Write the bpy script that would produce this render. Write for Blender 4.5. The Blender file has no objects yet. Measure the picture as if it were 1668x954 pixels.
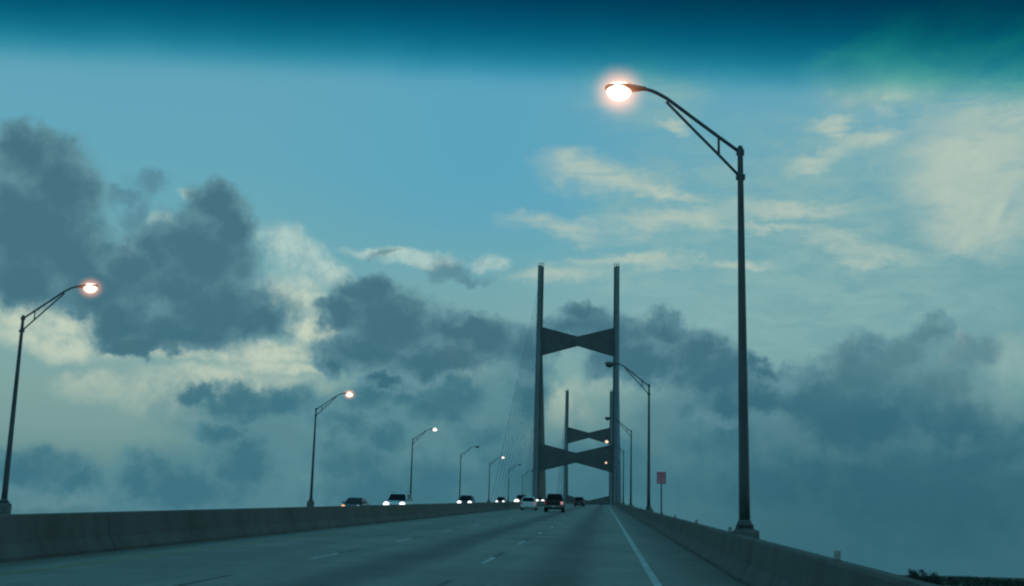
import bpy, math, random
from mathutils import Vector, Matrix
R = math.radians
random.seed(7)
scene = bpy.context.scene
col = scene.collection

# ------------------------------------------------------------------ camera
F = 2100.0                                   # focal length in photo pixels (1668 wide)
PITCH, ROLL, YAW = math.atan(440 / F), R(1.46), math.atan(.0760 / 1.0112)
CAM = Vector((0, 0, 1.46))
R0 = Vector((math.cos(YAW), math.sin(YAW), 0))
FW = Vector((-math.sin(YAW) * math.cos(PITCH), math.cos(YAW) * math.cos(PITCH), math.sin(PITCH)))
U0 = R0.cross(FW)
RX = R0 * math.cos(ROLL) + U0 * math.sin(ROLL)
UX = U0 * math.cos(ROLL) - R0 * math.sin(ROLL)
cd = bpy.data.cameras.new('camera')
cam = bpy.data.objects.new('camera', cd)
col.objects.link(cam)
M = Matrix((RX, UX, -FW)).transposed().to_4x4()
M.translation = CAM
cam.matrix_world = M
cd.sensor_width = 36
cd.lens = 36 * F / 1668
cd.clip_start = .1
cd.clip_end = 20000
scene.camera = cam
scene.view_settings.view_transform = 'Standard'
scene.view_settings.look = 'None'
scene.view_settings.exposure = 0
scene.cycles.volume_step_rate = .5
scene.cycles.max_bounces = 5
scene.cycles.filter_width = 2.2
scene.cycles.diffuse_bounces = 2
scene.cycles.glossy_bounces = 2
scene.cycles.use_adaptive_sampling = True
scene.cycles.adaptive_threshold = .02
scene.cycles.adaptive_min_samples = 10

def sky_dir(px, py):
    """compass bearing and height above the horizon (degrees) of a spot in the sky"""
    v = FW + RX * ((px - 834) / F) + UX * ((477 - py) / F)
    v.normalize()
    return math.degrees(math.atan2(v.x, v.y)), math.degrees(math.asin(v.z))

# ------------------------------------------------------------------ materials
def lin(h):
    h = h.lstrip('#')
    o = []
    for i in (0, 2, 4):
        c = int(h[i:i + 2], 16) / 255
        o.append(c / 12.92 if c < .04045 else ((c + .055) / 1.055) ** 2.4)
    return (o[0], o[1], o[2], 1)

def mat(name, base, rough=.7, metal=0., var=.25, scale=3., emit=None, estr=0., spec=.5, bump=0., stretch=(1, 1, 1), coat=0.):
    m = bpy.data.materials.new(name)
    m.use_nodes = True
    nt = m.node_tree
    b = nt.nodes['Principled BSDF']
    b.inputs['Roughness'].default_value = rough
    b.inputs['Metallic'].default_value = metal
    b.inputs['Specular IOR Level'].default_value = spec
    b.inputs['Coat Weight'].default_value = coat
    tc = nt.nodes.new('ShaderNodeTexCoord')
    mp = nt.nodes.new('ShaderNodeMapping')
    mp.inputs['Scale'].default_value = stretch
    nt.links.new(tc.outputs['Object'], mp.inputs[0])
    n = nt.nodes.new('ShaderNodeTexNoise')
    n.inputs['Scale'].default_value = scale
    n.inputs['Detail'].default_value = 6
    nt.links.new(mp.outputs[0], n.inputs['Vector'])
    r = nt.nodes.new('ShaderNodeMapRange')
    r.inputs['From Min'].default_value = .3
    r.inputs['From Max'].default_value = .7
    r.inputs['To Min'].default_value = 1 - var
    r.inputs['To Max'].default_value = 1 + var
    nt.links.new(n.outputs['Fac'], r.inputs['Value'])
    s = nt.nodes.new('ShaderNodeVectorMath')
    s.operation = 'SCALE'
    s.inputs[0].default_value = base[:3]
    nt.links.new(r.outputs[0], s.inputs[3])
    nt.links.new(s.outputs[0], b.inputs['Base Color'])
    if emit:
        b.inputs['Emission Color'].default_value = (*emit, 1)
        b.inputs['Emission Strength'].default_value = estr
    if bump:
        bp = nt.nodes.new('ShaderNodeBump')
        bp.inputs['Strength'].default_value = bump
        bp.inputs['Distance'].default_value = .02
        nt.links.new(n.outputs['Fac'], bp.inputs['Height'])
        nt.links.new(bp.outputs[0], b.inputs['Normal'])
    return m

class NT:
    """short-hand for building node graphs"""
    def __init__(s, nt): s.nt = nt
    def put(s, sock, v):
        if hasattr(v, 'is_output'): s.nt.links.new(v, sock)
        else: sock.default_value = v
    def math(s, op, a, b=0., c=0., clamp=False):
        n = s.nt.nodes.new('ShaderNodeMath'); n.operation = op; n.use_clamp = clamp
        for i, v in enumerate((a, b, c)): s.put(n.inputs[i], v)
        return n.outputs[0]
    def vmath(s, op, a, b=(0, 0, 0), c=(0, 0, 0), scale=1.):
        n = s.nt.nodes.new('ShaderNodeVectorMath'); n.operation = op
        s.put(n.inputs[0], a); s.put(n.inputs[1], b); s.put(n.inputs[2], c); s.put(n.inputs[3], scale)
        return n.outputs['Value'] if op in ('LENGTH', 'DOT_PRODUCT', 'DISTANCE') else n.outputs[0]
    def noise(s, vec, scale, detail=5, rough=.55, dist=0.):
        n = s.nt.nodes.new('ShaderNodeTexNoise')
        s.put(n.inputs['Vector'], vec); n.inputs['Scale'].default_value = scale
        n.inputs['Detail'].default_value = detail; n.inputs['Roughness'].default_value = rough
        n.inputs['Distortion'].default_value = dist
        return n
    def rng(s, v, a, b, c=0., d=1., smooth=True):
        n = s.nt.nodes.new('ShaderNodeMapRange')
        n.interpolation_type = 'SMOOTHSTEP' if smooth else 'LINEAR'
        for k, x in zip(('Value', 'From Min', 'From Max', 'To Min', 'To Max'), (v, a, b, c, d)): s.put(n.inputs[k], x)
        return n.outputs[0]
    def mix(s, f, a, b, blend='MIX'):
        n = s.nt.nodes.new('ShaderNodeMix'); n.data_type = 'RGBA'; n.blend_type = blend
        s.put(n.inputs[0], f); s.put(n.inputs[6], a); s.put(n.inputs[7], b)
        return n.outputs[2]
    def ramp(s, f, stops):
        n = s.nt.nodes.new('ShaderNodeValToRGB')
        cr = n.color_ramp
        while len(cr.elements) < len(stops): cr.elements.new(.5)
        for e, (p, c) in zip(cr.elements, stops): e.position = p; e.color = c
        s.put(n.inputs[0], f)
        return n.outputs[0]

# ------------------------------------------------------------------ dusk sky
def build_world():
    w = bpy.data.worlds.new('World')
    scene.world = w
    w.use_nodes = True
    nt = w.node_tree
    g = NT(nt)
    bg = nt.nodes['Background']
    tc = nt.nodes.new('ShaderNodeTexCoord')
    D = g.vmath('NORMALIZE', tc.outputs['Generated'])
    sep = nt.nodes.new('ShaderNodeSeparateXYZ')
    nt.links.new(D, sep.inputs[0])
    az = g.math('MULTIPLY', g.math('ARCTAN2', sep.outputs[0], sep.outputs[1]), 57.29578)
    el = g.math('MULTIPLY', g.math('ARCSINE', sep.outputs[2]), 57.29578)
    cb = nt.nodes.new('ShaderNodeCombineXYZ')
    g.put(cb.inputs[0], az); g.put(cb.inputs[1], el)
    P = cb.outputs[0]
    px = .0273                                   # one photo pixel in degrees

    # clear air: pale low down, bluer higher up
    ny = nt.nodes.new('ShaderNodeTexSky')
    ny.sky_type = 'NISHITA'; ny.sun_disc = False
    ny.sun_elevation = R(3); ny.sun_rotation = R(60); ny.dust_density = 2
    elr = g.math('DIVIDE', el, 90.)
    st = [(-1, '2C5560'), (0, '426F78'), (2.5, '5F8A8F'), (5, '7FA4A0'), (7, '83A9A5'), (10.5, '7DABAF'), (13.5, '70ACB7'), (17, '66AABE'), (20.5, '64A8BE'), (40, '4F9BB5'), (90, '3F8AA8')]
    clear = g.ramp(elr, [(max(0, a) / 90, lin(c)) for a, c in st[1:]])
    clear = g.mix(.06, clear, g.vmath('MULTIPLY', ny.outputs[0], (.03, .045, .055)))
    # bluest in the clear gap high in the middle
    c0 = g.math('MULTIPLY', g.rng(g.math('ABSOLUTE', g.math('ADD', az, 6.)), 0., 11., 1, 0), g.rng(el, 12., 17.))
    clear = g.mix(g.math('MULTIPLY', c0, .7), clear, lin('58A2BE'))
    # the right half is a little paler and greyer
    clear = g.mix(g.math('MULTIPLY', g.rng(az, 0., 14.), g.rng(el, 21., 12., 0, .6)), clear, lin('6298A0'))

    def warp(scale, amp, detail, seed, rough=.55, flat=(1, 1, 1)):
        v = g.vmath('ADD', g.vmath('MULTIPLY', D, flat), (seed, seed * .37, seed * 1.7))
        n = g.noise(v, scale, detail, rough)
        o = g.vmath('SUBTRACT', n.outputs['Color'], (.5, .5, .5))
        return g.vmath('MULTIPLY', o, (amp, amp, 0)), n

    def field(blobs, p, k=.25):
        f = None
        p0 = p
        for i, b in enumerate(blobs):
            if i and i % 3 == 0:                 # ties each group to the one before, so the shader runs them in turn
                p = g.vmath('MULTIPLY_ADD', f, (1e-6, 1e-6, 0), p0)
            x, y, rx, ry = b[:4]
            rot = b[4] if len(b) > 4 else 0
            a, e = sky_dir(x, y)
            sx, sy = 1 / (rx * px), 1 / (ry * px)
            if not rot:
                q = g.vmath('MULTIPLY_ADD', p, (sx, sy, 0), (-a * sx, -e * sy, 0))
                l = g.vmath('LENGTH', q)
            else:                                # turned ellipse: two axes by dot product
                ca, sa = math.cos(R(-rot)), math.sin(R(-rot))
                q = g.vmath('SUBTRACT', p, (a, e, 0))
                u = g.vmath('DOT_PRODUCT', q, (ca * sx, sa * sx, 0))
                v = g.vmath('DOT_PRODUCT', q, (-sa * sy, ca * sy, 0))
                l = g.math('SQRT', g.math('MULTIPLY_ADD', u, u, g.math('MULTIPLY', v, v)))
            f = l if f is None else g.math('SMOOTH_MIN', f, l, k)
        return f

    w1, n1 = warp(25, 2.8, 7, 1.3, .6)           # billows
    w2, n2 = warp(90, .6, 5, 4.1, .55)           # fine edge
    Pb = g.vmath('ADD', g.vmath('ADD', P, w1), w2)
    Pc = g.vmath('ADD', P, g.vmath('MULTIPLY', g.vmath('ADD', w1, w2), (1.2, .5, 0)))
    w3, n3 = warp(16, 4.6, 7, 7.7, .62, (1, 1, 2.3))   # streaky, for high cloud
    Ps = g.vmath('ADD', P, w3)
    nz = g.noise(D, 55, 8, .62).outputs['Fac']
    nbig = g.noise(g.vmath('ADD', D, (3, 1, 2)), 20, 6, .6).outputs['Fac']
    wisp = g.noise(g.vmath('MULTIPLY', D, (1, 1, 3.2)), 24, 9, .62, .6).outputs['Fac']

    c = clear
    Pw = g.vmath('ADD', g.vmath('ADD', P, g.vmath('SCALE', w3, scale=.55)), w2)
    # fibres leaning up to the right
    u_ = g.vmath('DOT_PRODUCT', P, (.85, .53, 0)); v_ = g.vmath('DOT_PRODUCT', P, (-.53, .85, 0))
    cf = nt.nodes.new('ShaderNodeCombineXYZ')
    g.put(cf.inputs[0], g.math('MULTIPLY', u_, .15)); g.put(cf.inputs[1], g.math('MULTIPLY', v_, .3))
    fibre = g.noise(cf.outputs[0], 1.1, 8, .55, .6).outputs['Fac']
    # thin high veil right
    veil = [(1450, 330, 330, 210), (1150, 340, 230, 130), (1300, 480, 420, 120), (1560, 180, 200, 130), (1050, 150, 130, 70), (1000, 440, 150, 60)]
    d = g.math('MULTIPLY', g.rng(field(veil, Ps), 1.25, .3), g.rng(wisp, .3, .68, .25, .95))
    c = g.mix(g.math('MULTIPLY', d, .85), c, lin('8BB3B2'))
    # bright sunlit cloud, right
    bright = [(945, 283, 52, 24, 12), (1010, 297, 75, 14, 10), (1085, 312, 60, 8, 8), (905, 366, 62, 14, 8), (1095, 358, 85, 17, -4), (1250, 372, 75, 8, 6),
              (1615, 250, 85, 85, -20), (1565, 340, 60, 45), (1420, 225, 55, 14, -8), (1348, 213, 24, 12), (1330, 262, 40, 12, -20), (1500, 115, 100, 30, -8),
              (1640, 170, 70, 50), (1090, 205, 22, 8, 12), (930, 440, 70, 14, -5), (1020, 425, 90, 10), (1390, 405, 70, 14, 12), (1290, 340, 80, 12, 5), (1190, 425, 50, 7, 5)]
    d = g.math('MULTIPLY', g.rng(field(bright, Pw, .3), 1.95, .15), g.rng(wisp, .25, .62, .35, 1))
    broad = [(1650, 190, 110, 55, -30), (1610, 270, 120, 85), (1560, 340, 80, 50, -20), (1650, 350, 60, 60), (1470, 130, 90, 40, -15), (1420, 160, 60, 24), (1520, 60, 130, 50, -25), (1600, 80, 120, 40, -25), (1450, 70, 110, 40, -25)]
    d2 = g.math('MULTIPLY', g.rng(field(broad, Ps, .35), 1.6, .1), g.rng(fibre, .25, .65, .42, 1))
    c = g.mix(g.math('MULTIPLY', d2, .8), c, g.mix(g.rng(fibre, .35, .66), lin('86ABAF'), lin('C3CEBB')))
    c = g.mix(g.math('MULTIPLY', d, .92), c, g.mix(nz, lin('9AB8B2'), lin('BFCCBC')))
    # cream cloud, left and centre
    cream = [(475, 400, 56, 30, 28), (530, 440, 60, 20, 22), (490, 480, 60, 40), (520, 540, 45, 28), (300, 318, 16, 8), (265, 358, 18, 11), (208, 408, 14, 10),
             (70, 520, 95, 26), (90, 560, 105, 22, 4), (260, 568, 90, 14, 3), (420, 575, 100, 18, -4), (180, 628, 95, 22, -3), (260, 650, 60, 30, 10), (350, 622, 140, 24), (450, 600, 70, 12),
             (490, 768, 36, 14), (640, 412, 75, 9), (690, 425, 60, 10), (800, 430, 24, 12), (745, 590, 40, 30),
             (770, 690, 60, 22, 10), (740, 700, 40, 16), (690, 735, 30, 18), (590, 690, 40, 9, 20), (540, 700, 50, 8), (360, 690, 50, 10, 10), (100, 810, 90, 12),
             (1300, 715, 45, 22, -8), (1290, 675, 28, 12), (1110, 655, 40, 30), (1000, 610, 34, 40), (1080, 700, 40, 40, 0), (930, 660, 40, 40), (1640, 590, 45, 40), (1590, 655, 60, 30), (1380, 590, 20, 12), (1560, 565, 20, 22)]
    fc = field(cream, Pc, .2)
    d = g.math('MULTIPLY', g.rng(fc, 1.5, .45), g.rng(nbig, .3, .55, .7, 1))
    low = g.rng(el, 9.5, 5.5)
    warm = g.mix(g.rng(el, 10.5, 13.), g.mix(low, lin('C8D3BE'), lin('98B3AA')), lin('B0CCC5'))
    rightdim = g.math('MULTIPLY', g.rng(az, -3., 1.5), .72)
    c = g.mix(g.math('MULTIPLY', d, g.math('SUBTRACT', .95, rightdim)), c, g.mix(g.rng(nz, .3, .6), g.vmath('MULTIPLY', warm, (.62, .75, .84)), warm))
    # low grey cumulus bank
    bank = [(50, 765, 95, 36), (140, 785, 50, 24), (230, 775, 60, 40), (310, 795, 110, 40), (400, 750, 85, 44), (370, 700, 40, 22), (560, 750, 100, 50), (620, 800, 200, 50), (560, 690, 70, 26), (640, 700, 50, 30),
            (460, 660, 110, 26), (335, 650, 50, 18), (400, 645, 55, 20), (590, 650, 70, 28), (720, 660, 80, 44), (660, 640, 60, 24), (800, 720, 60, 40), (860, 640, 50, 60), (830, 770, 90, 50), (720, 770, 100, 40),
            (1000, 780, 150, 70), (1250, 790, 260, 60), (1520, 800, 260, 120), (1620, 720, 100, 40), (1450, 700, 110, 70), (1180, 720, 70, 60)]
    base = [(640, 745, 270, 100), (470, 690, 190, 50), (430, 770, 200, 60), (1320, 720, 330, 100), (1110, 680, 110, 50), (250, 805, 220, 40), (60, 795, 120, 34), (800, 680, 90, 80), (620, 660, 120, 40)]
    c = g.mix(g.rng(field(base, Pc, .35), 1.35, .45, 0, .8), c, g.mix(nbig, lin('44798A'), lin('5C8D98')))
    fb = field(bank, Pb, .25)
    d = g.rng(fb, 1.3, .55)
    shade = g.math('ADD', g.math('MULTIPLY', g.math('SUBTRACT', nbig, .5), 2.0), g.math('MULTIPLY', g.math('SUBTRACT', nz, .5), 1.2))
    sh = g.rng(g.math('ADD', shade, g.math('MULTIPLY', g.math('SUBTRACT', fb, .7), .9)), -.55, .75)
    cb_ = g.mix(sh, lin('3B7080'), lin('5F9099'))
    c = g.mix(g.math('MULTIPLY', d, .9), c, cb_)
    # dark cumulus
    dark = [(40, 255, 62, 48), (95, 295, 64, 62), (50, 370, 118, 90), (125, 420, 66, 72), (40, 455, 70, 44), (165, 470, 86, 44), (200, 520, 60, 40), (215, 440, 40, 46), (250, 420, 30, 40),
            (350, 338, 54, 42), (375, 375, 44, 56), (320, 415, 104, 66), (290, 475, 110, 58), (360, 505, 112, 66), (420, 520, 55, 30, 12), (300, 545, 110, 34), (230, 560, 60, 20), (190, 510, 36, 34),
            (600, 480, 48, 34), (560, 515, 50, 28), (650, 530, 90, 56), (590, 575, 80, 40), (740, 540, 70, 36), (800, 560, 70, 46), (700, 590, 110, 34), (860, 570, 40, 44), (540, 590, 34, 24), (620, 625, 60, 16),
            (955, 512, 38, 24), (930, 545, 60, 34), (1000, 560, 60, 50), (1085, 540, 48, 36), (1040, 590, 90, 40), (1130, 580, 60, 42), (1170, 620, 80, 44), (1250, 640, 90, 44), (1330, 640, 80, 50), (1240, 600, 60, 14), (1180, 660, 70, 40),
            (1420, 610, 80, 50), (1470, 570, 60, 34), (1515, 548, 34, 22), (1500, 640, 100, 60), (1400, 680, 120, 60), (1560, 690, 70, 40)]
    fd = field(dark, Pb, .32)
    thin = [(235, 300, 34, 26), (225, 350, 26, 30), (250, 290, 22, 16), (190, 320, 30, 14), (30, 260, 70, 50), (1580, 575, 46, 26), (1395, 565, 40, 22), (735, 440, 46, 18, 10), (625, 412, 26, 8), (770, 455, 30, 10)]
    c = g.mix(g.rng(field(thin, Pb, .3), 1.35, .3, 0, .62), c, lin('50798A'))
    d = g.rng(fd, 1.3, .74)
    sh = g.rng(g.math('ADD', shade, g.math('MULTIPLY', g.math('SUBTRACT', fd, .62), 1.5)), -.5, .95)
    softR = g.math('MULTIPLY', g.rng(az, 6., 14.), .35)
    cd_ = g.mix(sh, g.mix(g.rng(el, 5., 13.), lin('35697A'), lin('447080')), lin('64919C'))
    c = g.mix(g.math('MULTIPLY', d, g.math('SUBTRACT', .96, softR)), c, cd_)
    # murk close to the horizon
    c = g.mix(g.math('MULTIPLY', g.rng(el, 9., 1.5, 0, .8), g.rng(az, -16., 0., .3, 1.)), c, g.mix(g.rng(az, 0., 10.), lin('3F727F'), lin('2B5D6C')))
    # windshield tint painted into the front sky; zenith left paler to light the road
    e2 = g.math('MULTIPLY', g.math('ARCSINE', g.vmath('DOT_PRODUCT', D, (.04429, -.35681, .93313))), 57.29578)   # height over a slightly tilted circle round the sky
    e2 = g.math('ADD', e2, g.math('MULTIPLY', g.math('SUBTRACT', nbig, .5), .4))
    t = g.math('MULTIPLY', g.math('MINIMUM', g.math('SMOOTH_MAX', g.math('MULTIPLY_ADD', e2, .35, -.04), 0., .3), 1.5), g.math('MULTIPLY', g.rng(el, 46., 28.), g.rng(sep.outputs[1], .1, .6)))
    dc = nt.nodes.new('ShaderNodeCombineXYZ')
    for i_, k_ in enumerate((5.6, 1.56, 1.22)): g.put(dc.inputs[i_], g.math('EXPONENT', g.math('MULTIPLY', t, -k_)))
    c = g.vmath('MULTIPLY', c, dc.outputs[0])
    out = g.vmath('MULTIPLY', c, (10, 10, 10))
    nt.links.new(out, bg.inputs['Color'])
    bg.inputs['Strength'].default_value = .1
    w.cycles.sampling_method = 'NONE'
build_world()

sl = bpy.data.lights.new('sun', 'SUN')
sl.energy = .12; sl.angle = R(20); sl.color = (1, .9, .78)
so = bpy.data.objects.new('sun', sl)
so.rotation_euler = (R(80), 0, R(120)); col.objects.link(so)

# ------------------------------------------------------------------ mesh builder
class MB:
    def __init__(s): s.v = []; s.f = []; s.sm = []
    def add(s, vs, fs, smooth=False):
        o = len(s.v)
        s.v += [tuple(x) for x in vs]
        s.f += [tuple(i + o for i in f) for f in fs]
        s.sm += [smooth] * len(fs)
        return s
    def box(s, x0, x1, y0, y1, z0, z1):
        v = [(x, y, z) for z in (z0, z1) for y in (y0, y1) for x in (x0, x1)]
        return s.add(v, [(0, 2, 3, 1), (4, 5, 7, 6), (0, 1, 5, 4), (2, 6, 7, 3), (0, 4, 6, 2), (1, 3, 7, 5)])
    def cbox(s, x0, x1, y0, y1, z0, z1, b=.03):
        """box with its edges chamfered"""
        rings = []
        for z, i in ((z0, b), (z0 + b, 0), (z1 - b, 0), (z1, b)):
            X0, X1, Y0, Y1 = x0 + i, x1 - i, y0 + i, y1 - i
            rings.append([(X0 + b, Y0, z), (X1 - b, Y0, z), (X1, Y0 + b, z), (X1, Y1 - b, z), (X1 - b, Y1, z), (X0 + b, Y1, z), (X0, Y1 - b, z), (X0, Y0 + b, z)])
        return s.loft(rings, smooth=False)
    def loft(s, rings, smooth=True, caps=True, closed=True):
        n = len(rings[0]); v = [p for r in rings for p in r]; f = []
        for i in range(len(rings) - 1):
            for j in range(n if closed else n - 1):
                k = (j + 1) % n
                f.append((i * n + j, i * n + k, (i + 1) * n + k, (i + 1) * n + j))
        s.add(v, f, smooth)
        if caps:
            o = len(s.v) - len(v)
            s.f.append(tuple(o + j for j in reversed(range(n)))); s.sm.append(False)
            s.f.append(tuple(o + (len(rings) - 1) * n + j for j in range(n))); s.sm.append(False)
        return s
    def tube(s, pts, rad, n=10, caps=True):
        pts = [Vector(p) for p in pts]
        if not hasattr(rad, '__len__'): rad = [rad] * len(pts)
        rings = []
        for i, p in enumerate(pts):
            t = (pts[min(i + 1, len(pts) - 1)] - pts[max(i - 1, 0)]).normalized()
            a = Vector((0, 1, 0)) if abs(t.y) < .9 else Vector((1, 0, 0))
            u = t.cross(a).normalized(); w = t.cross(u)
            rings.append([p + (u * math.cos(2 * math.pi * k / n) + w * math.sin(2 * math.pi * k / n)) * rad[i] for k in range(n)])
        return s.loft(rings, True, caps)
    def ellipsoid(s, c, r, n=16, m=8, z0=-1., z1=1.):
        rings = []
        for i in range(m + 1):
            z = z0 + (z1 - z0) * i / m
            z = max(-.999, min(.999, math.sin(z * math.pi / 2)))
            q = math.sqrt(1 - z * z)
            rings.append([(c[0] + r[0] * q * math.cos(2 * math.pi * k / n), c[1] + r[1] * q * math.sin(2 * math.pi * k / n), c[2] + r[2] * z) for k in range(n)])
        return s.loft(rings)
    def prism_y(s, poly, y0, y1):
        """polygon in x,z pushed along y"""
        return s.loft([[(x, y0, z) for x, z in poly], [(x, y1, z) for x, z in poly]], False)
    def build(s, name, m, parent=None, kind=None):
        me = bpy.data.meshes.new(name)
        me.from_pydata(s.v, [], s.f)
        me.polygons.foreach_set('use_smooth', s.sm)
        me.materials.append(m)
        me.validate(); me.update()
        import bmesh
        bm = bmesh.new(); bm.from_mesh(me); bmesh.ops.recalc_face_normals(bm, faces=bm.faces); bm.to_mesh(me); bm.free()
        o = bpy.data.objects.new(name, me)
        col.objects.link(o)
        if parent: o.parent = parent
        if kind: o['kind'] = kind
        return o

def tag(o, label, cat, group=None):
    o['label'] = label; o['category'] = cat
    if group: o['group'] = group
    return o
def empty(name, loc, rz=0):
    o = bpy.data.objects.new(name, None)
    o.empty_display_size = .5
    o.location = loc; o.rotation_euler = (0, 0, rz)
    col.objects.link(o)
    return o
def copy_tree(o, parent=None):
    c = o.copy(); col.objects.link(c); c.parent = parent
    for ch in list(o.children): copy_tree(ch, c)
    return c

# ------------------------------------------------------------------ road profile
G = .0496
D0, CURV, GEND = 330., 9.3e-5, -.045
D1 = D0 + (G - GEND) / CURV
def zr(d):
    """height of the roadway d metres ahead: a steady climb, then a long crest"""
    if d < D0: return G * d
    if d < D1: return G * d - .5 * CURV * (d - D0) ** 2
    return G * D1 - .5 * CURV * (D1 - D0) ** 2 + GEND * (d - D1)
def zo(x, d):                                   # the other carriageway falls away from the median
    return zr(d) - .03 * max(0, -12.1 - x)
ST = [-60 + 8 * i for i in range(12)] + [36 + 12 * i for i in range(130)]
LEFT_EDGE, RIGHT_EDGE = -27.0, 2.5
MX0, MX1 = -12.35, -11.6                        # median barrier feet

# ------------------------------------------------------------------ surface materials
def concrete_road(name, own):
    m = bpy.data.materials.new(name); m.use_nodes = True
    nt = m.node_tree; g = NT(nt); b = nt.nodes['Principled BSDF']
    tc = nt.nodes.new('ShaderNodeTexCoord'); V = tc.outputs['Object']
    sp = nt.nodes.new('ShaderNodeSeparateXYZ'); nt.links.new(V, sp.inputs[0])
    n1 = g.noise(g.vmath('MULTIPLY', V, (1, .07, 1)), 1.3, 6, .6).outputs['Fac']
    n2 = g.noise(V, .35, 5, .6).outputs['Fac']
    n3 = g.noise(V, 22, 4, .7).outputs['Fac']
    v = g.math('ADD', g.math('MULTIPLY', g.rng(n1, .3, .7), .25), g.math('MULTIPLY', g.rng(n2, .3, .7), .3))
    v = g.math('ADD', v, g.math('MULTIPLY', n3, .3))
    v = g.math('ADD', v, .58)
    # oil-darkened strip down the middle of each lane
    for cx in ((-.85, -4.55, -8.3) if own else (-15.2, -18.9, -22.6)):
        q = g.math('ABSOLUTE', g.math('SUBTRACT', g.math('ADD', sp.outputs[0], g.math('MULTIPLY', g.math('SUBTRACT', n1, .5), .9)), cx))
        k = g.rng(q, .1, 1.15, .52 if cx > -6 else .12, 0)
        v = g.math('MULTIPLY', v, g.math('SUBTRACT', 1., k))
    # grimy shoulders
    if own:
        v = g.math('MULTIPLY', v, g.rng(g.math('ADD', sp.outputs[0], n2), 1.2, 2.4, 1, .55))
        v = g.math('MULTIPLY', v, g.rng(g.math('SUBTRACT', sp.outputs[0], n2), -12.2, -10.9, .6, 1))
    # transverse construction joints
    fr = g.math('FRACT', g.math('DIVIDE', g.math('ADD', sp.outputs[1], 3.), 18.3))
    j = g.math('MULTIPLY', g.rng(fr, .0, .004, 1, 0), .45)
    v = g.math('MULTIPLY', v, g.math('SUBTRACT', 1., j))
    c = g.vmath('SCALE', (.23, .205, .165), scale=v)
    nt.links.new(c, b.inputs['Base Color'])
    b.inputs['Roughness'].default_value = .62
    b.inputs['Specular IOR Level'].default_value = .4
    bp = nt.nodes.new('ShaderNodeBump'); bp.inputs['Strength'].default_value = .35; bp.inputs['Distance'].default_value = .01
    nt.links.new(n3, bp.inputs['Height']); nt.links.new(bp.outputs[0], b.inputs['Normal'])
    return m

def barrier_concrete(name, base, top):
    m = bpy.data.materials.new(name); m.use_nodes = True
    nt = m.node_tree; g = NT(nt); b = nt.nodes['Principled BSDF']
    tc = nt.nodes.new('ShaderNodeTexCoord'); V = tc.outputs['Object']
    sp = nt.nodes.new('ShaderNodeSeparateXYZ'); nt.links.new(V, sp.inputs[0])
    streak = g.noise(g.vmath('MULTIPLY', V, (.3, .7, .12)), 1.1, 7, .65).outputs['Fac']
    blot = g.noise(V, .8, 6, .6).outputs['Fac']
    fine = g.noise(V, 14, 5, .7).outputs['Fac']
    v = g.math('ADD', g.math('MULTIPLY', g.rng(streak, .25, .8), .3), g.math('MULTIPLY', g.rng(blot, .3, .7), .5))
    v = g.math('ADD', v, g.math('MULTIPLY', fine, .25))
    v = g.math('ADD', v, .38)
    fr = g.math('FRACT', g.math('DIVIDE', sp.outputs[1], 6.1))
    v = g.math('MULTIPLY', v, g.math('SUBTRACT', 1., g.rng(fr, 0., .014, .75, 0)))
    c = g.mix(g.rng(blot, .35, .65), (*base, 1), (*top, 1))
    c = g.vmath('SCALE', c, scale=v)
    nt.links.new(c, b.inputs['Base Color'])
    b.inputs['Roughness'].default_value = .85
    bp = nt.nodes.new('ShaderNodeBump'); bp.inputs['Strength'].default_value = .4; bp.inputs['Distance'].default_value = .015
    nt.links.new(fine, bp.inputs['Height']); nt.links.new(bp.outputs[0], b.inputs['Normal'])
    return m

m_road = concrete_road('grooved_bridge_concrete', True)
m_road2 = concrete_road('opposing_bridge_concrete', False)
m_par = barrier_concrete('weathered_parapet_concrete', (.135, .128, .105), (.105, .105, .09))
m_med = barrier_concrete('stained_median_concrete', (.125, .122, .105), (.095, .102, .09))
m_white = mat('worn_white_road_paint', (.46, .45, .42), .6, var=.4, scale=2.5)
m_black = mat('black_contrast_paint', (.105, .10, .09), .7, var=.3, scale=3)
m_yellow = mat('worn_yellow_road_paint', (.3, .24, .08), .7, var=.3, scale=3)
m_deck = mat('deck_concrete', (.25, .25, .24), .85, var=.2, scale=.5)
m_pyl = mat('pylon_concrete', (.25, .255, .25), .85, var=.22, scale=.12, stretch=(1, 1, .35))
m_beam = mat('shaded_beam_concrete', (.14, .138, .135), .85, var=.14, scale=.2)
m_cable = mat('stay_cable_sheath', (.13, .145, .17), .5, var=.3, scale=.4)
m_cable2 = mat('pale_stay_cable_sheath', (.34, .33, .30), .6, var=.2, scale=.4)
m_pole = mat('dull_galvanised_steel', (.10, .10, .105), .6, metal=.25, var=.3, scale=4, stretch=(1, 1, .2))
m_head = mat('lamp_housing_paint', (.16, .15, .14), .55, metal=.2, var=.15, scale=8)
m_lit = mat('lit_sodium_lens', (.8, .7, .6), .3, emit=(1, .74, .6), estr=2.6)
m_lit_far = mat('lit_sodium_lens_bright', (.8, .7, .6), .3, emit=(1, .62, .4), estr=1.7)
m_unlit = mat('dark_prismatic_lens', (.10, .11, .11), .25, var=.1, scale=20)
m_plinth = mat('plinth_concrete', (.14, .14, .13), .85, var=.25, scale=6)

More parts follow.
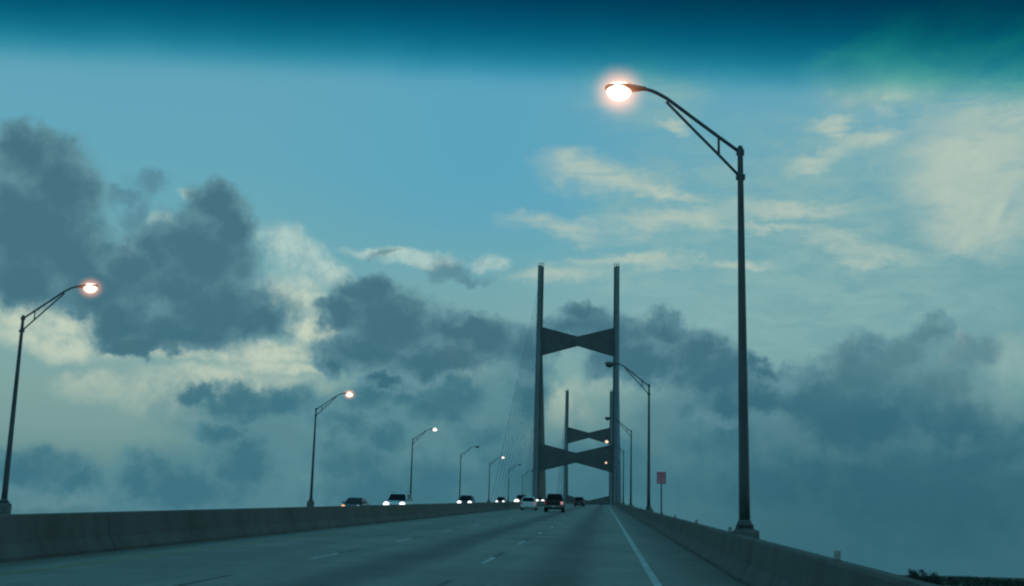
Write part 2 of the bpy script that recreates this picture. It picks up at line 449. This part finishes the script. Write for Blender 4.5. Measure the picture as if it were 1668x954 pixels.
# ------------------------------------------------------------------ setting
def strip(xs, lift, zf=None, stations=ST):
    b = MB(); n = len(xs)
    v = [(x, d, (zf(x, d) if zf else zr(d)) + lift) for d in stations for x in xs]
    f = [(i * n + j, i * n + j + 1, (i + 1) * n + j + 1, (i + 1) * n + j) for i in range(len(stations) - 1) for j in range(n - 1)]
    return b.add(v, f, True)
strip([MX1, -8, -4, 0, RIGHT_EDGE], 0).build('road', m_road, kind='structure')
strip([LEFT_EDGE, -22, -17, MX0], 0, zo).build('opposing_road', m_road2, kind='structure')
def along(section, stations=ST, zf=zr):
    return MB().loft([[(x, d, zf(d) + z) for x, z in section] for d in stations], False)
along([(LEFT_EDGE - .6, -.45), (3.3, -.45), (3.3, -.12), (RIGHT_EDGE, -.012), (MX1, -.012), (MX0, -.012), (LEFT_EDGE - .6, -.40)]).build('bridge_deck', m_deck, kind='structure')
along([(-33.6, -1.6), (5.8, -1.6), (5.8, -.5), (-33.6, -.5)], [d for d in ST if d > 370]).build('main_span_deck', m_deck, kind='structure')
b = MB()
# painted lines
def line(x0, x1, d0, d1, lift=.004, step=6.):
    n = max(1, int((d1 - d0) / step))
    return strip([x0, x1], lift, None, [d0 + (d1 - d0) * i / n for i in range(n + 1)])
line(.86, 1.0, -40, 700).build('edge_line', m_white, kind='structure')
line(-10.12, -10.0, -40, 700).build('median_edge_line', m_yellow, kind='structure')
dash = MB(); blk = MB()
for xc in (-2.68, -6.55):
    for k in range(-4, 40):
        d = 29.0 + 12.2 * k
        for t, mb in ((0, dash), (3.1, blk)):
            s_ = strip([xc - .06, xc + .06], .004, None, [d + t, d + t + 1.5, d + t + 3.0])
            mb.add(s_.v, s_.f, True)
dash.build('lane_dashes', m_white, kind='structure')
blk.build('contrast_dashes', m_black, kind='structure')

# safety-shape barriers
def shape(x, side, h=.90, drop=0):
    s_ = side                                    # side=+1: traffic face looks to -x
    return [(x, -.2), (x, .075), (x + s_ * .16, .33), (x + s_ * .24, h - .04), (x + s_ * .27, h), (x + s_ * .42, h), (x + s_ * .44, h - .03), (x + s_ * .44, -.4)]
o = along(shape(RIGHT_EDGE, 1, .78)).build('concrete_parapet', m_par)
tag(o, 'weathered concrete parapet running uphill along the right shoulder', 'parapet')
mz = [(MX1, -.2), (MX1, .075), (MX1 - .16, .33), (MX1 - .26, .87), (MX1 - .29, .90), (MX0 + .29, .90), (MX0 + .26, .87), (MX0 + .16, .33), (MX0, .075), (MX0, -.2)]
o = along(mz).build('median_barrier', m_med)
tag(o, 'long stained concrete median wall left of the lanes, oncoming cars behind it', 'barrier')
o = along(shape(LEFT_EDGE, -1, .60), zf=lambda d: zo(LEFT_EDGE, d)).build('concrete_parapet', m_par)
tag(o, 'far concrete parapet beyond the oncoming carriageway, under the left lamps', 'parapet')

# land and river
m_land = mat('dark_marsh', (.035, .05, .03), .95, var=.4, scale=.01)
m_water = mat('river_water', (.02, .05, .06), .12, var=.2, scale=.02, bump=.3)
ZG = -16.5
MB().add([(-9000, -2000, ZG), (9000, -2000, ZG), (9000, 14000, ZG), (-9000, 14000, ZG)], [(0, 1, 2, 3)]).build('ground', m_land, kind='structure')
MB().add([(-9000, 480, ZG + .05), (110, 480, ZG + .05), (130, 760, ZG + .05), (400, 1180, ZG + .05), (-9000, 1180, ZG + .05)], [(0, 1, 2, 3, 4)]).build('river', m_water, kind='structure')

# ------------------------------------------------------------------ vegetation
m_leaf = mat('dark_foliage', (.03, .045, .03), .9, var=.5, scale=.8)
m_bark = mat('bark', (.09, .075, .06), .95, var=.3, scale=2)
def leaf(b, p, s):
    a = Vector((random.gauss(0, 1), random.gauss(0, 1), random.gauss(0, 1))).normalized()
    u = a.orthogonal().normalized(); w = a.cross(u)
    s1, s2 = s * random.uniform(.6, 1.3), s * random.uniform(.5, 1)
    b.add([p - u * s1, p + w * s2 * .6, p + u * s1, p - w * s2 * .6], [(0, 1, 2, 3)])
def tree(x, y, h, w, label):
    t = empty('tree', (x, y, ZG))
    tag(t, label, 'tree')
    tr = MB().tube([(0, 0, -.3), (.2, 0, h * .3), (-.1, .2, h * .55), (.3, .1, h * .8)], [.5, .38, .26, .08], 8)
    cl = []
    for i in range(40):
        a = random.uniform(0, 2 * math.pi); q = random.random() ** .5; zz = random.uniform(.5, .97)
        r = w * .5 * q * (1 if zz < .85 else 1 - (zz - .85) * 3)
        p = Vector((r * math.cos(a), r * math.sin(a), h * zz)); cl.append(p)
        tr.tube([(0, .1, h * random.uniform(.3, .6)), p * .6 + Vector((0, 0, h * .25)), p], [.16, .09, .03], 5)
    tr.build('trunk', m_bark, t)
    cr = MB()
    for p in cl:
        k = random.uniform(.8, 1.5)
        for j in range(120):
            v = Vector((random.gauss(0, .75), random.gauss(0, .75), random.gauss(0, .5))) * k
            leaf(cr, p + v, .32)
    cr.build('crown', m_leaf, t)
tree(141, 600, 19.6, 16, 'lone dark tree rising above the far treeline at lower right')
wd = MB()
for i in range(900):
    x = random.uniform(330, 860); y = random.uniform(1950, 2120)
    h = 11.0 + 3.2 * math.sin(x * .021) * math.sin(x * .0067 + 1) + random.uniform(-1.6, 1.6) + (x - 480) * .012
    for j in range(26):
        p = Vector((x + random.gauss(0, 3.2), y + random.gauss(0, 3), ZG + h * random.uniform(.15, 1) + random.gauss(0, .6)))
        leaf(wd, p, 1.3)
o = wd.build('distant_woods', m_leaf, kind='stuff')
tag(o, 'far low line of dark woods on the horizon at lower right', 'woods')

# ------------------------------------------------------------------ street lamps
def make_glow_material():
    m = bpy.data.materials.new('warm_lamp_bloom'); m.use_nodes = True  # volume that glows by itself, imitating lens bloom around the lamp
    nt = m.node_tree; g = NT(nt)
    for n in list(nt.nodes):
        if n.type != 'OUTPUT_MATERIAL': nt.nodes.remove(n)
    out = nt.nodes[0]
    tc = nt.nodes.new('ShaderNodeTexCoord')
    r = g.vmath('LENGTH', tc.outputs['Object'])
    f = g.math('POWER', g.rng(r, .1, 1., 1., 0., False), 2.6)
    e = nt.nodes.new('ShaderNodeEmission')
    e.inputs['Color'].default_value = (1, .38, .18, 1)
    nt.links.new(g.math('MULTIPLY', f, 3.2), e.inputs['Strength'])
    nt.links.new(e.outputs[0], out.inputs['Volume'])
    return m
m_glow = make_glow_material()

PX = 0.
def make_lamp(lens):
    """origin on the roadway edge beside the parapet; the arm reaches to -x over the road"""
    t = empty('street_lamp', (0, 0, 0))
    MB().cbox(-.25, .29, -.27, .27, -.3, .86, .03).build('plinth', m_plinth, t)
    bp = MB().cbox(-.2, .2, -.2, .2, .86, .90, .012)
    bp.loft([[(.175 * q * math.cos(a * math.pi / 8), .175 * q * math.sin(a * math.pi / 8), z) for a in range(16)] for q, z in ((1, .90), (.98, .98), (.86, 1.05), (.72, 1.08))])
    bo = bp.build('base_flange', m_pole, t)
    for sx in (-.155, .155):
        for sy in (-.155, .155):
            MB().tube([(sx, sy, .91), (sx, sy, .98)], .025, 6).build('anchor_bolt', m_pole, bo)
    n = 12
    MB().tube([(0, 0, .91 + (9.62 - .91) * i / n) for i in range(n + 1)] + [(0, 0, 9.66)], [.125 - .062 * i / n for i in range(n + 1)] + [.04], 14).build('pole', m_pole, t)
    AF = lambda q: (q[0] * 1.03, q[1], q[2] + .04 - q[0] * .02)
    arm = MB()
    up = [(0, 0, 9.46), (-.48, 0, 9.83), (-1.0, 0, 10.24), (-1.45, 0, 10.6)]
    for i in range(9):                           # the upper member bends over to level
        q = i / 8
        up.append((-1.62 - .62 * q, 0, 10.735 + .25 * math.sin(q * math.pi / 2)))
    arm.tube(up, .043, 10)
    arm.tube([(0, 0, 8.86), (-.48, 0, 9.39), (-1.0, 0, 9.95), (-1.66, 0, 10.67)], .034, 10)
    arm.tube([(-.48, 0, 9.39), (-.48, 0, 9.83)], .028, 8)
    arm.box(-.085, .085, -.05, .05, 9.40, 9.53); arm.box(-.1, .1, -.05, .05, 8.80, 8.92)
    arm.v = [AF(q) for q in arm.v]
    arm.build('bracket_arm', m_pole, t)
    hd = MB()
    secs = [(-2.12, .055, .05, 10.985), (-2.24, .075, .07, 10.985), (-2.34, .12, .085, 10.985), (-2.5, .18, .10, 10.99), (-2.7, .2, .11, 11.0), (-2.9, .18, .095, 11.0), (-3.02, .12, .065, 10.99), (-3.06, .05, .03, 10.98)]
    hd.loft([[(x, w * math.cos(a * math.pi / 8), z + h * math.sin(a * math.pi / 8) * (1 if a < 8 else .8)) for a in range(16)] for x, w, h, z in secs])
    hd.v = [AF(q) for q in hd.v]
    ho = hd.build('lamp_head', m_head, t)
    MB().ellipsoid(AF((-2.74, 0, 10.93)), (.29, .21, .25), 24, 12, -1., .45).build('lens', lens, ho)
    return t
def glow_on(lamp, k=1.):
    """camera bloom imitated by a glowing volume round a lit lens"""
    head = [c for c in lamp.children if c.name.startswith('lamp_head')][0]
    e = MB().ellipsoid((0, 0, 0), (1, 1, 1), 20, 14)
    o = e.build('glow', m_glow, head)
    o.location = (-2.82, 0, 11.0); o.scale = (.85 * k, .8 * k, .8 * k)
proto = {True: make_lamp(m_lit), False: make_lamp(m_unlit)}
first = {True: True, False: True}
def lamp(x, d, z, rz, lit, label, group):
    if first[lit]:
        t = proto[lit]; first[lit] = False
    else:
        t = copy_tree(proto[lit])
    t.location = (x, d, z); t.rotation_euler = (0, 0, rz)
    tag(t, label, 'street lamp', group)
    return t
GR, GL = 'lamps along the right parapet', 'lamps along the left parapet'
rl = [(True, 'nearest and tallest lamp, glowing, arm curving in from the right parapet'),
      (False, 'unlit lamp just left of the small red sign on the right parapet'),
      (False, 'third lamp up the right parapet, unlit head in front of the near tower leg'),
      (True, 'fourth lamp up the right parapet, lit in front of the far upper beam'),
      (False, 'fifth lamp up the right parapet, unlit head between the two small lit ones'),
      (True, 'distant sixth lamp up the right parapet, lit in front of the near lower beam')]
lamps_r = []
for k, (lit, lab) in enumerate(rl):
    d = 28.95 + 62.6 * k
    lamps_r.append(lamp(3.06, d, zr(d), 0, lit, lab, GR))
ll = [(True, 'big lit lamp at the far left edge, pole rising behind the wall'),
      (True, 'lit lamp left of the oncoming dark car with an amber light'),
      (True, 'lit lamp standing just right of the oncoming white vehicle'),
      (False, 'unlit lamp directly behind the dark oncoming car'),
      (True, 'smallest lit lamp on the left side, right of an unlit one'),
      (False, 'unlit far lamp right of the smallest lit left lamp'),
      (False, 'farthest unlit lamp against the left stay cables of the near tower')]
lamps_l = []
for k, (lit, lab) in enumerate(ll):
    d = 58.1 + 62.7 * k
    lamps_l.append(lamp(-27.5, d, zo(-27.5, d) + .28, math.pi, lit, lab, GL))
    lamps_l[-1].scale = (1.11, 1, 1)             # this side has longer brackets
for l in (lamps_r[3], lamps_r[5]):             # these two burn more orange
    for h in l.children:
        for c in h.children:
            if c.name.startswith('lens'):
                c.material_slots[0].link = 'OBJECT'; c.material_slots[0].material = m_lit_far
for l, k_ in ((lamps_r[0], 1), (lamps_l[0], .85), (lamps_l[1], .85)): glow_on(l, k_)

# ------------------------------------------------------------------ bridge towers
def tower(d, label, zdeck):
    t = empty('bridge_tower', (-13.9, d, ZG))
    tag(t, label, 'bridge tower', 'concrete towers of the cable stayed bridge')
    H = 145.4 - ZG
    for s_ in (-1, 1):
        leg = MB()
        rings = []
        for q in [i / 16 for i in range(17)]:
            z = -1 + (H + 1) * q
            wi, wo = 18.0, 17.25 + 3.5 - .75 * q
            dp = 3.2 - 1.0 * q
            c_ = .25
            X0, X1 = s_ * wi, s_ * wo
            e = c_ * s_
            rings.append([(X0 + e, -dp, z), (X1 - e, -dp, z), (X1, -dp + c_, z), (X1, dp - c_, z), (X1 - e, dp, z), (X0 + e, dp, z), (X0, dp - c_, z), (X0, -dp + c_, z)])
        leg.loft(rings, False)
        lo = leg.build('leg', m_pyl, t)
        MB().box(*sorted((s_ * 17.25, s_ * 18.01)), -1.7, 1.7, -1, H - .4).build('inner_edge_shade', m_beam, lo)  # added dark strip standing in for shade along the leg's inner edge
        rod = MB()
        for xx in (17.4, 18.6, 19.7): rod.tube([(s_ * xx, 0, H - .02), (s_ * xx, 0, H + 2.0)], .13, 6)
        rod.tube([(s_ * 17.4, 0, H + 1.2), (s_ * 19.7, 0, H + 1.2)], .08, 6)
        rod.build('top_railing', m_pole, lo)
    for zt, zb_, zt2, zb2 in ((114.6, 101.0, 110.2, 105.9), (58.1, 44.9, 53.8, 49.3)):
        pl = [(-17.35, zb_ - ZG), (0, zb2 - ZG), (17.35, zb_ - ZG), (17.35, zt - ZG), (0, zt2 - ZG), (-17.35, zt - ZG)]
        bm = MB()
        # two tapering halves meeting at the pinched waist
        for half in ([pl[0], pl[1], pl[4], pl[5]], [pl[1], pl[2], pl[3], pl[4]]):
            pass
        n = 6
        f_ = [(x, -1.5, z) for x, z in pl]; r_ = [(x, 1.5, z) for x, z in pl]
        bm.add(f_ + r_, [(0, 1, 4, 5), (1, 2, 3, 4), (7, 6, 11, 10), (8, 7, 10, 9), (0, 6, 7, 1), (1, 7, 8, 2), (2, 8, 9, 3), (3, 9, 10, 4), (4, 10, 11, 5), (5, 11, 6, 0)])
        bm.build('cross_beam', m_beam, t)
    for s_ in (-1, 1):
        for i in range(21):
            q = (i + 1) / 21
            za = zdeck + 16 + (H + ZG - 8 - zdeck - 16) * q
            for back in (True, False):
                reach = -(12 + 236 * q ** 1.05) if back else 8 + 100 * q
                zd = zr(d + reach) - .3
                xa = s_ * 18.9
                xd = s_ * 18.6
                MB().tube([(xa, (-2 if back else 2), za - ZG), (xd, reach, zd - ZG)], (.065 if q > .45 else .11) if back else .21, 5, False).build('stay_cable', m_cable if back else m_cable2, t)
tower(620, 'nearer and taller concrete bridge tower with dark bow tie beams', zr(620))
tower(1085, 'farther and smaller bridge tower seen between the legs of the nearer one', zr(1085))

# ------------------------------------------------------------------ sign and reflectors
m_signw = mat('faded_sign_sheeting', (.85, .27, .34), .6, var=.08, scale=5)
m_signr = mat('red_sign_print', (.42, .03, .05), .6, var=.1, scale=5)
m_signb = mat('dull_sign_back', (.12, .12, .12), .6)
sd = 66.5
sg = empty('road_sign', (2.86, sd, zr(sd) + .78))
tag(sg, 'small square sign with red print on a thin post', 'sign')
po = MB().box(-.035, .035, -.03, .03, -.02, 2.06); po.box(-.07, .07, -.05, .05, -.01, .10)
po.build('post', m_pole, sg)
pn = MB().cbox(-.235, .235, -.062, -.036, 1.52, 2.12, .008).build('panel', m_signw, sg)
tx = MB()
tx.box(-.225, .225, -.066, -.0625, 2.085, 2.108); tx.box(-.225, .225, -.066, -.0625, 1.532, 1.552)
tx.box(-.225, -.205, -.066, -.0625, 1.552, 2.085); tx.box(.205, .225, -.066, -.0625, 1.552, 2.085)
for r_, (z, ws) in enumerate(((1.96, 9), (1.81, 8), (1.66, 4))):
    w_ = .38 / 9; x = -ws * w_ / 2
    for i in range(ws):
        if random.random() < .5: tx.box(x + .006, x + w_ - .008, -.066, -.0625, z, z + .03); tx.box(x + .006, x + .018, -.066, -.0625, z + .03, z + .085)
        else: tx.box(x + .006, x + w_ - .008, -.066, -.0625, z + .055, z + .085); tx.box(x + .02, x + .03, -.066, -.0625, z, z + .055)
        x += w_
tx.build('red_lettering', m_signr, pn)
m_refl = mat('dusty_reflector_plastic', (.36, .34, .30), .5, var=.2, scale=20)
rf = None
for k in range(14):
    d = 16.25 + 12.2 * k
    if abs(d - 28.95) < 1 or abs(d - sd) < 1.5: d += 1.4
    if rf is None:
        rf = empty('barrier_reflector', (0, 0, 0))
        MB().cbox(-.045, .045, -.03, .03, -.004, .012, .003).build('foot', m_signb, rf)
        MB().cbox(-.04, .04, -.012, .012, .012, .125, .006).build('reflector_plate', m_refl, rf)
        r = rf
    else: r = copy_tree(rf)
    r.location = (2.83, d, zr(d) + .78)
    lab = 'small square reflector standing alone on the parapet, right of the big lamp post' if k == 0 else 'tiny reflector tab on top of the right parapet beyond the big lamp post'
    if d < 28 and k: lab = 'tiny reflector tab right beside the foot of the big lamp post'
    tag(r, lab, 'reflector', 'reflectors along the right parapet')

# ------------------------------------------------------------------ vehicles
m_glass = mat('tinted_car_glass', (.010, .012, .013), .25, var=.05, scale=4, spec=.12)
m_tyre = mat('tyre_rubber', (.02, .02, .02), .9, var=.2, scale=10)
m_rim = mat('alloy_rim', (.3, .3, .31), .35, metal=.8, var=.1, scale=10)
m_trim = mat('black_plastic_trim', (.025, .025, .027), .6, var=.1, scale=10)
m_chrome = mat('brushed_bumper_steel', (.2, .2, .2), .5, metal=.3, var=.12, scale=6)
m_plate = mat('licence_plate_white', (.5, .5, .5), .5, var=.05, scale=10)
m_hl = mat('headlight_on', (.8, .8, .8), .2, emit=(1, .95, .93), estr=2.2)
m_hl_dim = mat('headlight_low', (.8, .8, .8), .2, emit=(1, .85, .8), estr=.75)
m_hl_amber = mat('headlight_amber', (.8, .5, .2), .2, emit=(1, .43, .12), estr=1.9)
m_hl_off = mat('headlight_off', (.35, .36, .36), .1)
m_tail = mat('tail_light_red', (.35, .02, .03), .25, emit=(1, .05, .08), estr=.05)
m_tail_on = mat('tail_light_lit', (.5, .05, .07), .25, emit=(1, .16, .22), estr=.42)
m_tail_pale = mat('tail_light_pale', (.6, .3, .3), .25, emit=(1, .42, .44), estr=.55)
def paint(name, c): return mat(name, c, .28, metal=.1, var=.04, scale=2, coat=.5)
m_pwhite = paint('white_car_paint', (.72, .72, .71))
m_pblack = paint('black_car_paint', (.018, .018, .02))
m_pgrey = paint('charcoal_car_paint', (.045, .05, .05))
m_pmaroon = paint('maroon_car_paint', (.13, .03, .03))
m_pblue = paint('dark_blue_car_paint', (.03, .04, .06))

def rrect(x, y0, y1, z, c):
    """rounded plan outline at height z: half width x, from y0 to y1"""
    p = []
    for sx, yy, a0 in ((1, y0, -90), (1, y1, 0), (-1, y1, 90), (-1, y0, 180)):
        for k in range(4):
            a = R(a0 + 30 * k)
            p.append((sx * (x - c) + c * math.cos(a), yy + (c if yy == y0 else -c) + c * math.sin(a), z))
    return p
STY = {
    # L, W, H, belt, hood height, cab base y0..y1, roof y0..y1, tail height, ground clearance, wheel radius
    'sedan': dict(L=4.75, W=1.84, H=1.46, belt=.96, hood=.86, cb=(-1.75, 1.25), rf=(-.95, .35), tail=1.0, clr=.2, wr=.33),
    'hatch': dict(L=4.5, W=1.84, H=1.56, belt=.98, hood=.92, cb=(-2.1, 1.2), rf=(-1.75, .3), tail=.99, clr=.2, wr=.34),
    'suv': dict(L=4.8, W=1.94, H=1.80, belt=1.12, hood=1.08, cb=(-2.3, 1.05), rf=(-2.05, .35), tail=1.12, clr=.26, wr=.38),
    'van': dict(L=5.1, W=2.0, H=2.05, belt=1.15, hood=1.08, cb=(-2.48, 1.6), rf=(-2.35, .75), tail=1.15, clr=.24, wr=.36),
    'pickup': dict(L=5.8, W=2.04, H=1.95, belt=1.2, hood=1.15, cb=(-.75, 1.35), rf=(-.55, .65), tail=1.2, clr=.36, wr=.41),
}
def vehicle(name, style, pm, x, d, z, label, oncoming, hl=(None, None), tl=(None, None), rack=False, group=None, lsize=.13):
    S = STY[style]; L, W, H, belt = S['L'], S['W'], S['H'], S['belt']; hw = W / 2
    slope = (zr(d + 2) - zr(d - 2)) / 4
    t = empty(name, (x, d, z)); t.rotation_euler = (math.atan(slope), 0, 0)
    if oncoming: t.rotation_euler = (-math.atan(slope), 0, math.pi)
    tag(t, label, {'pickup': 'pickup truck', 'van': 'van'}.get(style, 'car'), group)
    y0, y1 = -L / 2, L / 2
    # lower shell lofted from tail to nose
    body = MB(); rings = []
    st = [(y0, .86, S['tail'] - .12), (y0 + .06, .95, S['tail'] - .02), (y0 + .3, 1, S['tail']), (y0 + L * .2, 1, belt), (0, 1, belt), (S['cb'][1] - .1, 1, belt - .01), (S['cb'][1] + .25, .985, S['hood'] + .02), (y1 - .45, .97, S['hood'] - .03), (y1 - .12, .9, S['hood'] - .14), (y1, .78, S['hood'] - .3)]
    for y, q, zt in st:
        w_ = hw * q; zb_ = S['clr'] + (.1 if y in (y0, y1) else 0); zm = zb_ + (zt - zb_) * .5
        rings.append([(-w_ * .9, y, zb_), (-w_, y, zb_ + .12), (-w_, y, zm), (-w_ * .985, y, zt - .1), (-w_ * .93, y, zt - .02), (-w_ * .7, y, zt), (w_ * .7, y, zt), (w_ * .93, y, zt - .02), (w_ * .985, y, zt - .1), (w_, y, zm), (w_, y, zb_ + .12), (w_ * .9, y, zb_)])
    body.loft(rings)
    cb0, cb1 = S['cb']; r0, r1 = S['rf']
    rw = hw * (.74 if style != 'van' else .82); bw = hw * .955
    lv = [(bw, cb0, cb1, belt - .04, .14), (bw + (rw - bw) * .5, cb0 + (r0 - cb0) * .5, cb1 + (r1 - cb1) * .5, (belt + H) * .5 - .05, .16), (rw, r0, r1, H - .06, .18), (rw - .06, r0 + .08, r1 - .1, H - .015, .2), (rw - .3, r0 + .35, r1 - .4, H, .2)]
    body.loft([rrect(a, b_, c_, z_, cc) for a, b_, c_, z_, cc in lv])
    bo = body.build('body', pm, t)
    # glass, standing a few mm proud of the cabin
    def lerp(a, b_, q): return a + (b_ - a) * q
    q0, q1 = .10, .95
    zz = lambda q: lerp(belt - .04, H - .06, q)
    def endglass(nm, ya, yb, sgn):
        v = []
        for q in (q0, q1):
            w_ = lerp(bw, rw, q) - .1; y = lerp(ya, yb, q) + sgn * .006
            v += [(-w_, y, zz(q)), (w_, y, zz(q)), (w_, y - sgn * .015, zz(q)), (-w_, y - sgn * .015, zz(q))]
        MB().add(v, [(0, 1, 5, 4), (3, 7, 6, 2), (0, 4, 7, 3), (1, 2, 6, 5), (4, 5, 6, 7), (0, 3, 2, 1)]).build(nm, m_glass, t)
    endglass('windshield', cb1, r1, 1); endglass('rear_window', cb0, r0, -1)
    for s_ in (-1, 1):
        v = []
        for q in (q0, q1):
            X = s_ * (lerp(bw, rw, q) + .006); X2 = X - s_ * .015
            ya, yb = lerp(cb0, r0, q) + .24, lerp(cb1, r1, q) - .22
            v += [(X, ya, zz(q)), (X, yb, zz(q)), (X2, yb, zz(q)), (X2, ya, zz(q))]
        MB().add(v, [(0, 1, 5, 4), (3, 7, 6, 2), (0, 4, 7, 3), (1, 2, 6, 5), (4, 5, 6, 7), (0, 3, 2, 1)]).build('side_window', m_glass, t)
        mi = MB().ellipsoid((s_ * (hw + .09), cb1 - .45, belt + .06), (.11, .07, .075), 10, 6)
        mi.tube([(s_ * (hw - .06), cb1 - .45, belt), (s_ * (hw + .05), cb1 - .45, belt + .04)], .025, 6)
        mi.build('door_mirror', pm, t)
        for yy in (y0 + L * .19, y1 - L * .19):
            wx = s_ * (hw - .11); wr = S['wr']
            w_ = empty('wheel', (wx, yy, wr)); w_.parent = t
            ty = MB().loft([[(xx, rr * math.cos(a * math.pi / 10), rr * math.sin(a * math.pi / 10)) for a in range(20)] for xx, rr in ((-.12, wr * .62), (-.125, wr * .93), (-.1, wr), (.1, wr), (.125, wr * .93), (.12, wr * .62))], True)
            ty.build('tyre', m_tyre, w_)
            MB().loft([[(s_ * xx, rr * math.cos(a * math.pi / 10), rr * math.sin(a * math.pi / 10)) for a in range(20)] for xx, rr in ((.09, wr * .63), (.125, wr * .6), (.10, wr * .5), (.13, wr * .15))], True).build('rim', m_rim, w_)
        hm = hl[0 if s_ > 0 else 1] or m_hl_off
        hz = S['hood'] - .26
        MB().ellipsoid((s_ * (hw * .72), y1 - .05, hz), (lsize * 1.15, .13, lsize), 12, 8).build('headlight', hm, t)
        tm = tl[0 if s_ > 0 else 1] or m_tail
        th = .13 if style in ('sedan', 'hatch') else .2
        MB().cbox(*sorted((s_ * (hw * .7), s_ * (hw * .93))), y0 - .02, y0 + .15, S['tail'] - .2 - th, S['tail'] - .2 + th * .6, .03).build('tail_light', tm, t)
    bmm = m_chrome if style == 'pickup' else (m_trim if style in ('suv', 'van') else pm)
    MB().cbox(-hw * .96, hw * .96, y0 - .12, y0 + .2, S['clr'] + .12, S['clr'] + .36, .05).build('rear_bumper', bmm, t)
    MB().cbox(-hw * .94, hw * .94, y1 - .25, y1 + .07, S['clr'] + .02, S['clr'] + .28, .05).build('front_bumper', pm, t)
    MB().cbox(-hw * .42, hw * .42, y1 - .2, y1 + .02, S['clr'] + .32, S['clr'] + .32 + max(.1, S['hood'] - .3 - S['clr'] - .3), .02).build('grille', m_trim, t)
    MB().cbox(-.16, .16, y0 - .13 - .012, y0 - .12 + .004, S['clr'] + .17, S['clr'] + .32, .005).build('licence_plate', m_plate, t)
    MB().box(-hw * .8, hw * .8, y0 + .3, y1 - .4, S['clr'] - .06, S['clr'] + .05).build('underbody', m_trim, t)
    if style == 'pickup':
        MB().cbox(-hw * .86, hw * .86, y0 - .012, y0 + .05, S['clr'] + .42, S['tail'] - .08, .03).build('tailgate', pm, t)
        MB().box(-hw * .82, hw * .82, y0 + .15, cb0 - .2, S['tail'] - .01, S['tail'] + .012).build('bed_cover', m_trim, t)
    if rack:
        for s_ in (-1, 1):
            MB().tube([(s_ * (rw - .12), r0 + .3, H - .02), (s_ * (rw - .12), r0 + .4, H + .05), (s_ * (rw - .12), r1 - .5, H + .05), (s_ * (rw - .12), r1 - .4, H - .02)], .022, 6).build('roof_rail', m_trim, t)
    return t
ON = 'oncoming vehicles beyond the median wall'
OWN = 'vehicles climbing the bridge ahead'
vehicle('pickup_truck', 'pickup', m_pblack, -5.35, 140, zr(140), 'large black pickup truck ahead with a steel bumper, in the middle lane', False, tl=(m_tail_pale, m_tail), group=OWN)
vehicle('car', 'hatch', m_pwhite, -9.15, 158, zr(158), 'white hatchback ahead in the left lane with red tail light', False, tl=(m_tail_on, m_tail), group=OWN)
vehicle('car', 'suv', m_pgrey, -4.75, 246, zr(246), 'farthest dark car ahead, alone right of the pickup truck', False, group=OWN)
def onc(style, pm, x, d, label, hl, **k):
    vehicle('van' if style == 'van' else 'car', style, pm, x, d, zo(x, d), label, True, hl=hl, group=ON, **k)
onc('sedan', m_pgrey, -22.5, 117, 'dark oncoming sedan with one amber light, leftmost of the oncoming cars', (m_hl_amber, m_hl_dim), lsize=.19)
onc('suv', m_pwhite, -17.95, 113, 'white oncoming vehicle with bright headlights and dark windshield', (m_hl, m_hl), rack=True, lsize=.22)
onc('suv', m_pblack, -18.6, 175, 'black oncoming car with two bright headlights below an unlit lamp', (m_hl, m_hl), lsize=.24)
onc('suv', m_pblack, -22.2, 279, 'small distant oncoming dark car left of the white hatchback', (m_hl, m_hl), lsize=.2)
onc('van', m_pmaroon, -15.3, 240, 'maroon oncoming van with a glaring headlight, half hidden behind the white hatchback', (m_hl, m_hl), lsize=.42)
onc('suv', m_pblue, -16.0, 325, 'oncoming car seen as two headlights between white hatchback and pickup truck', (m_hl, m_hl), lsize=.36)
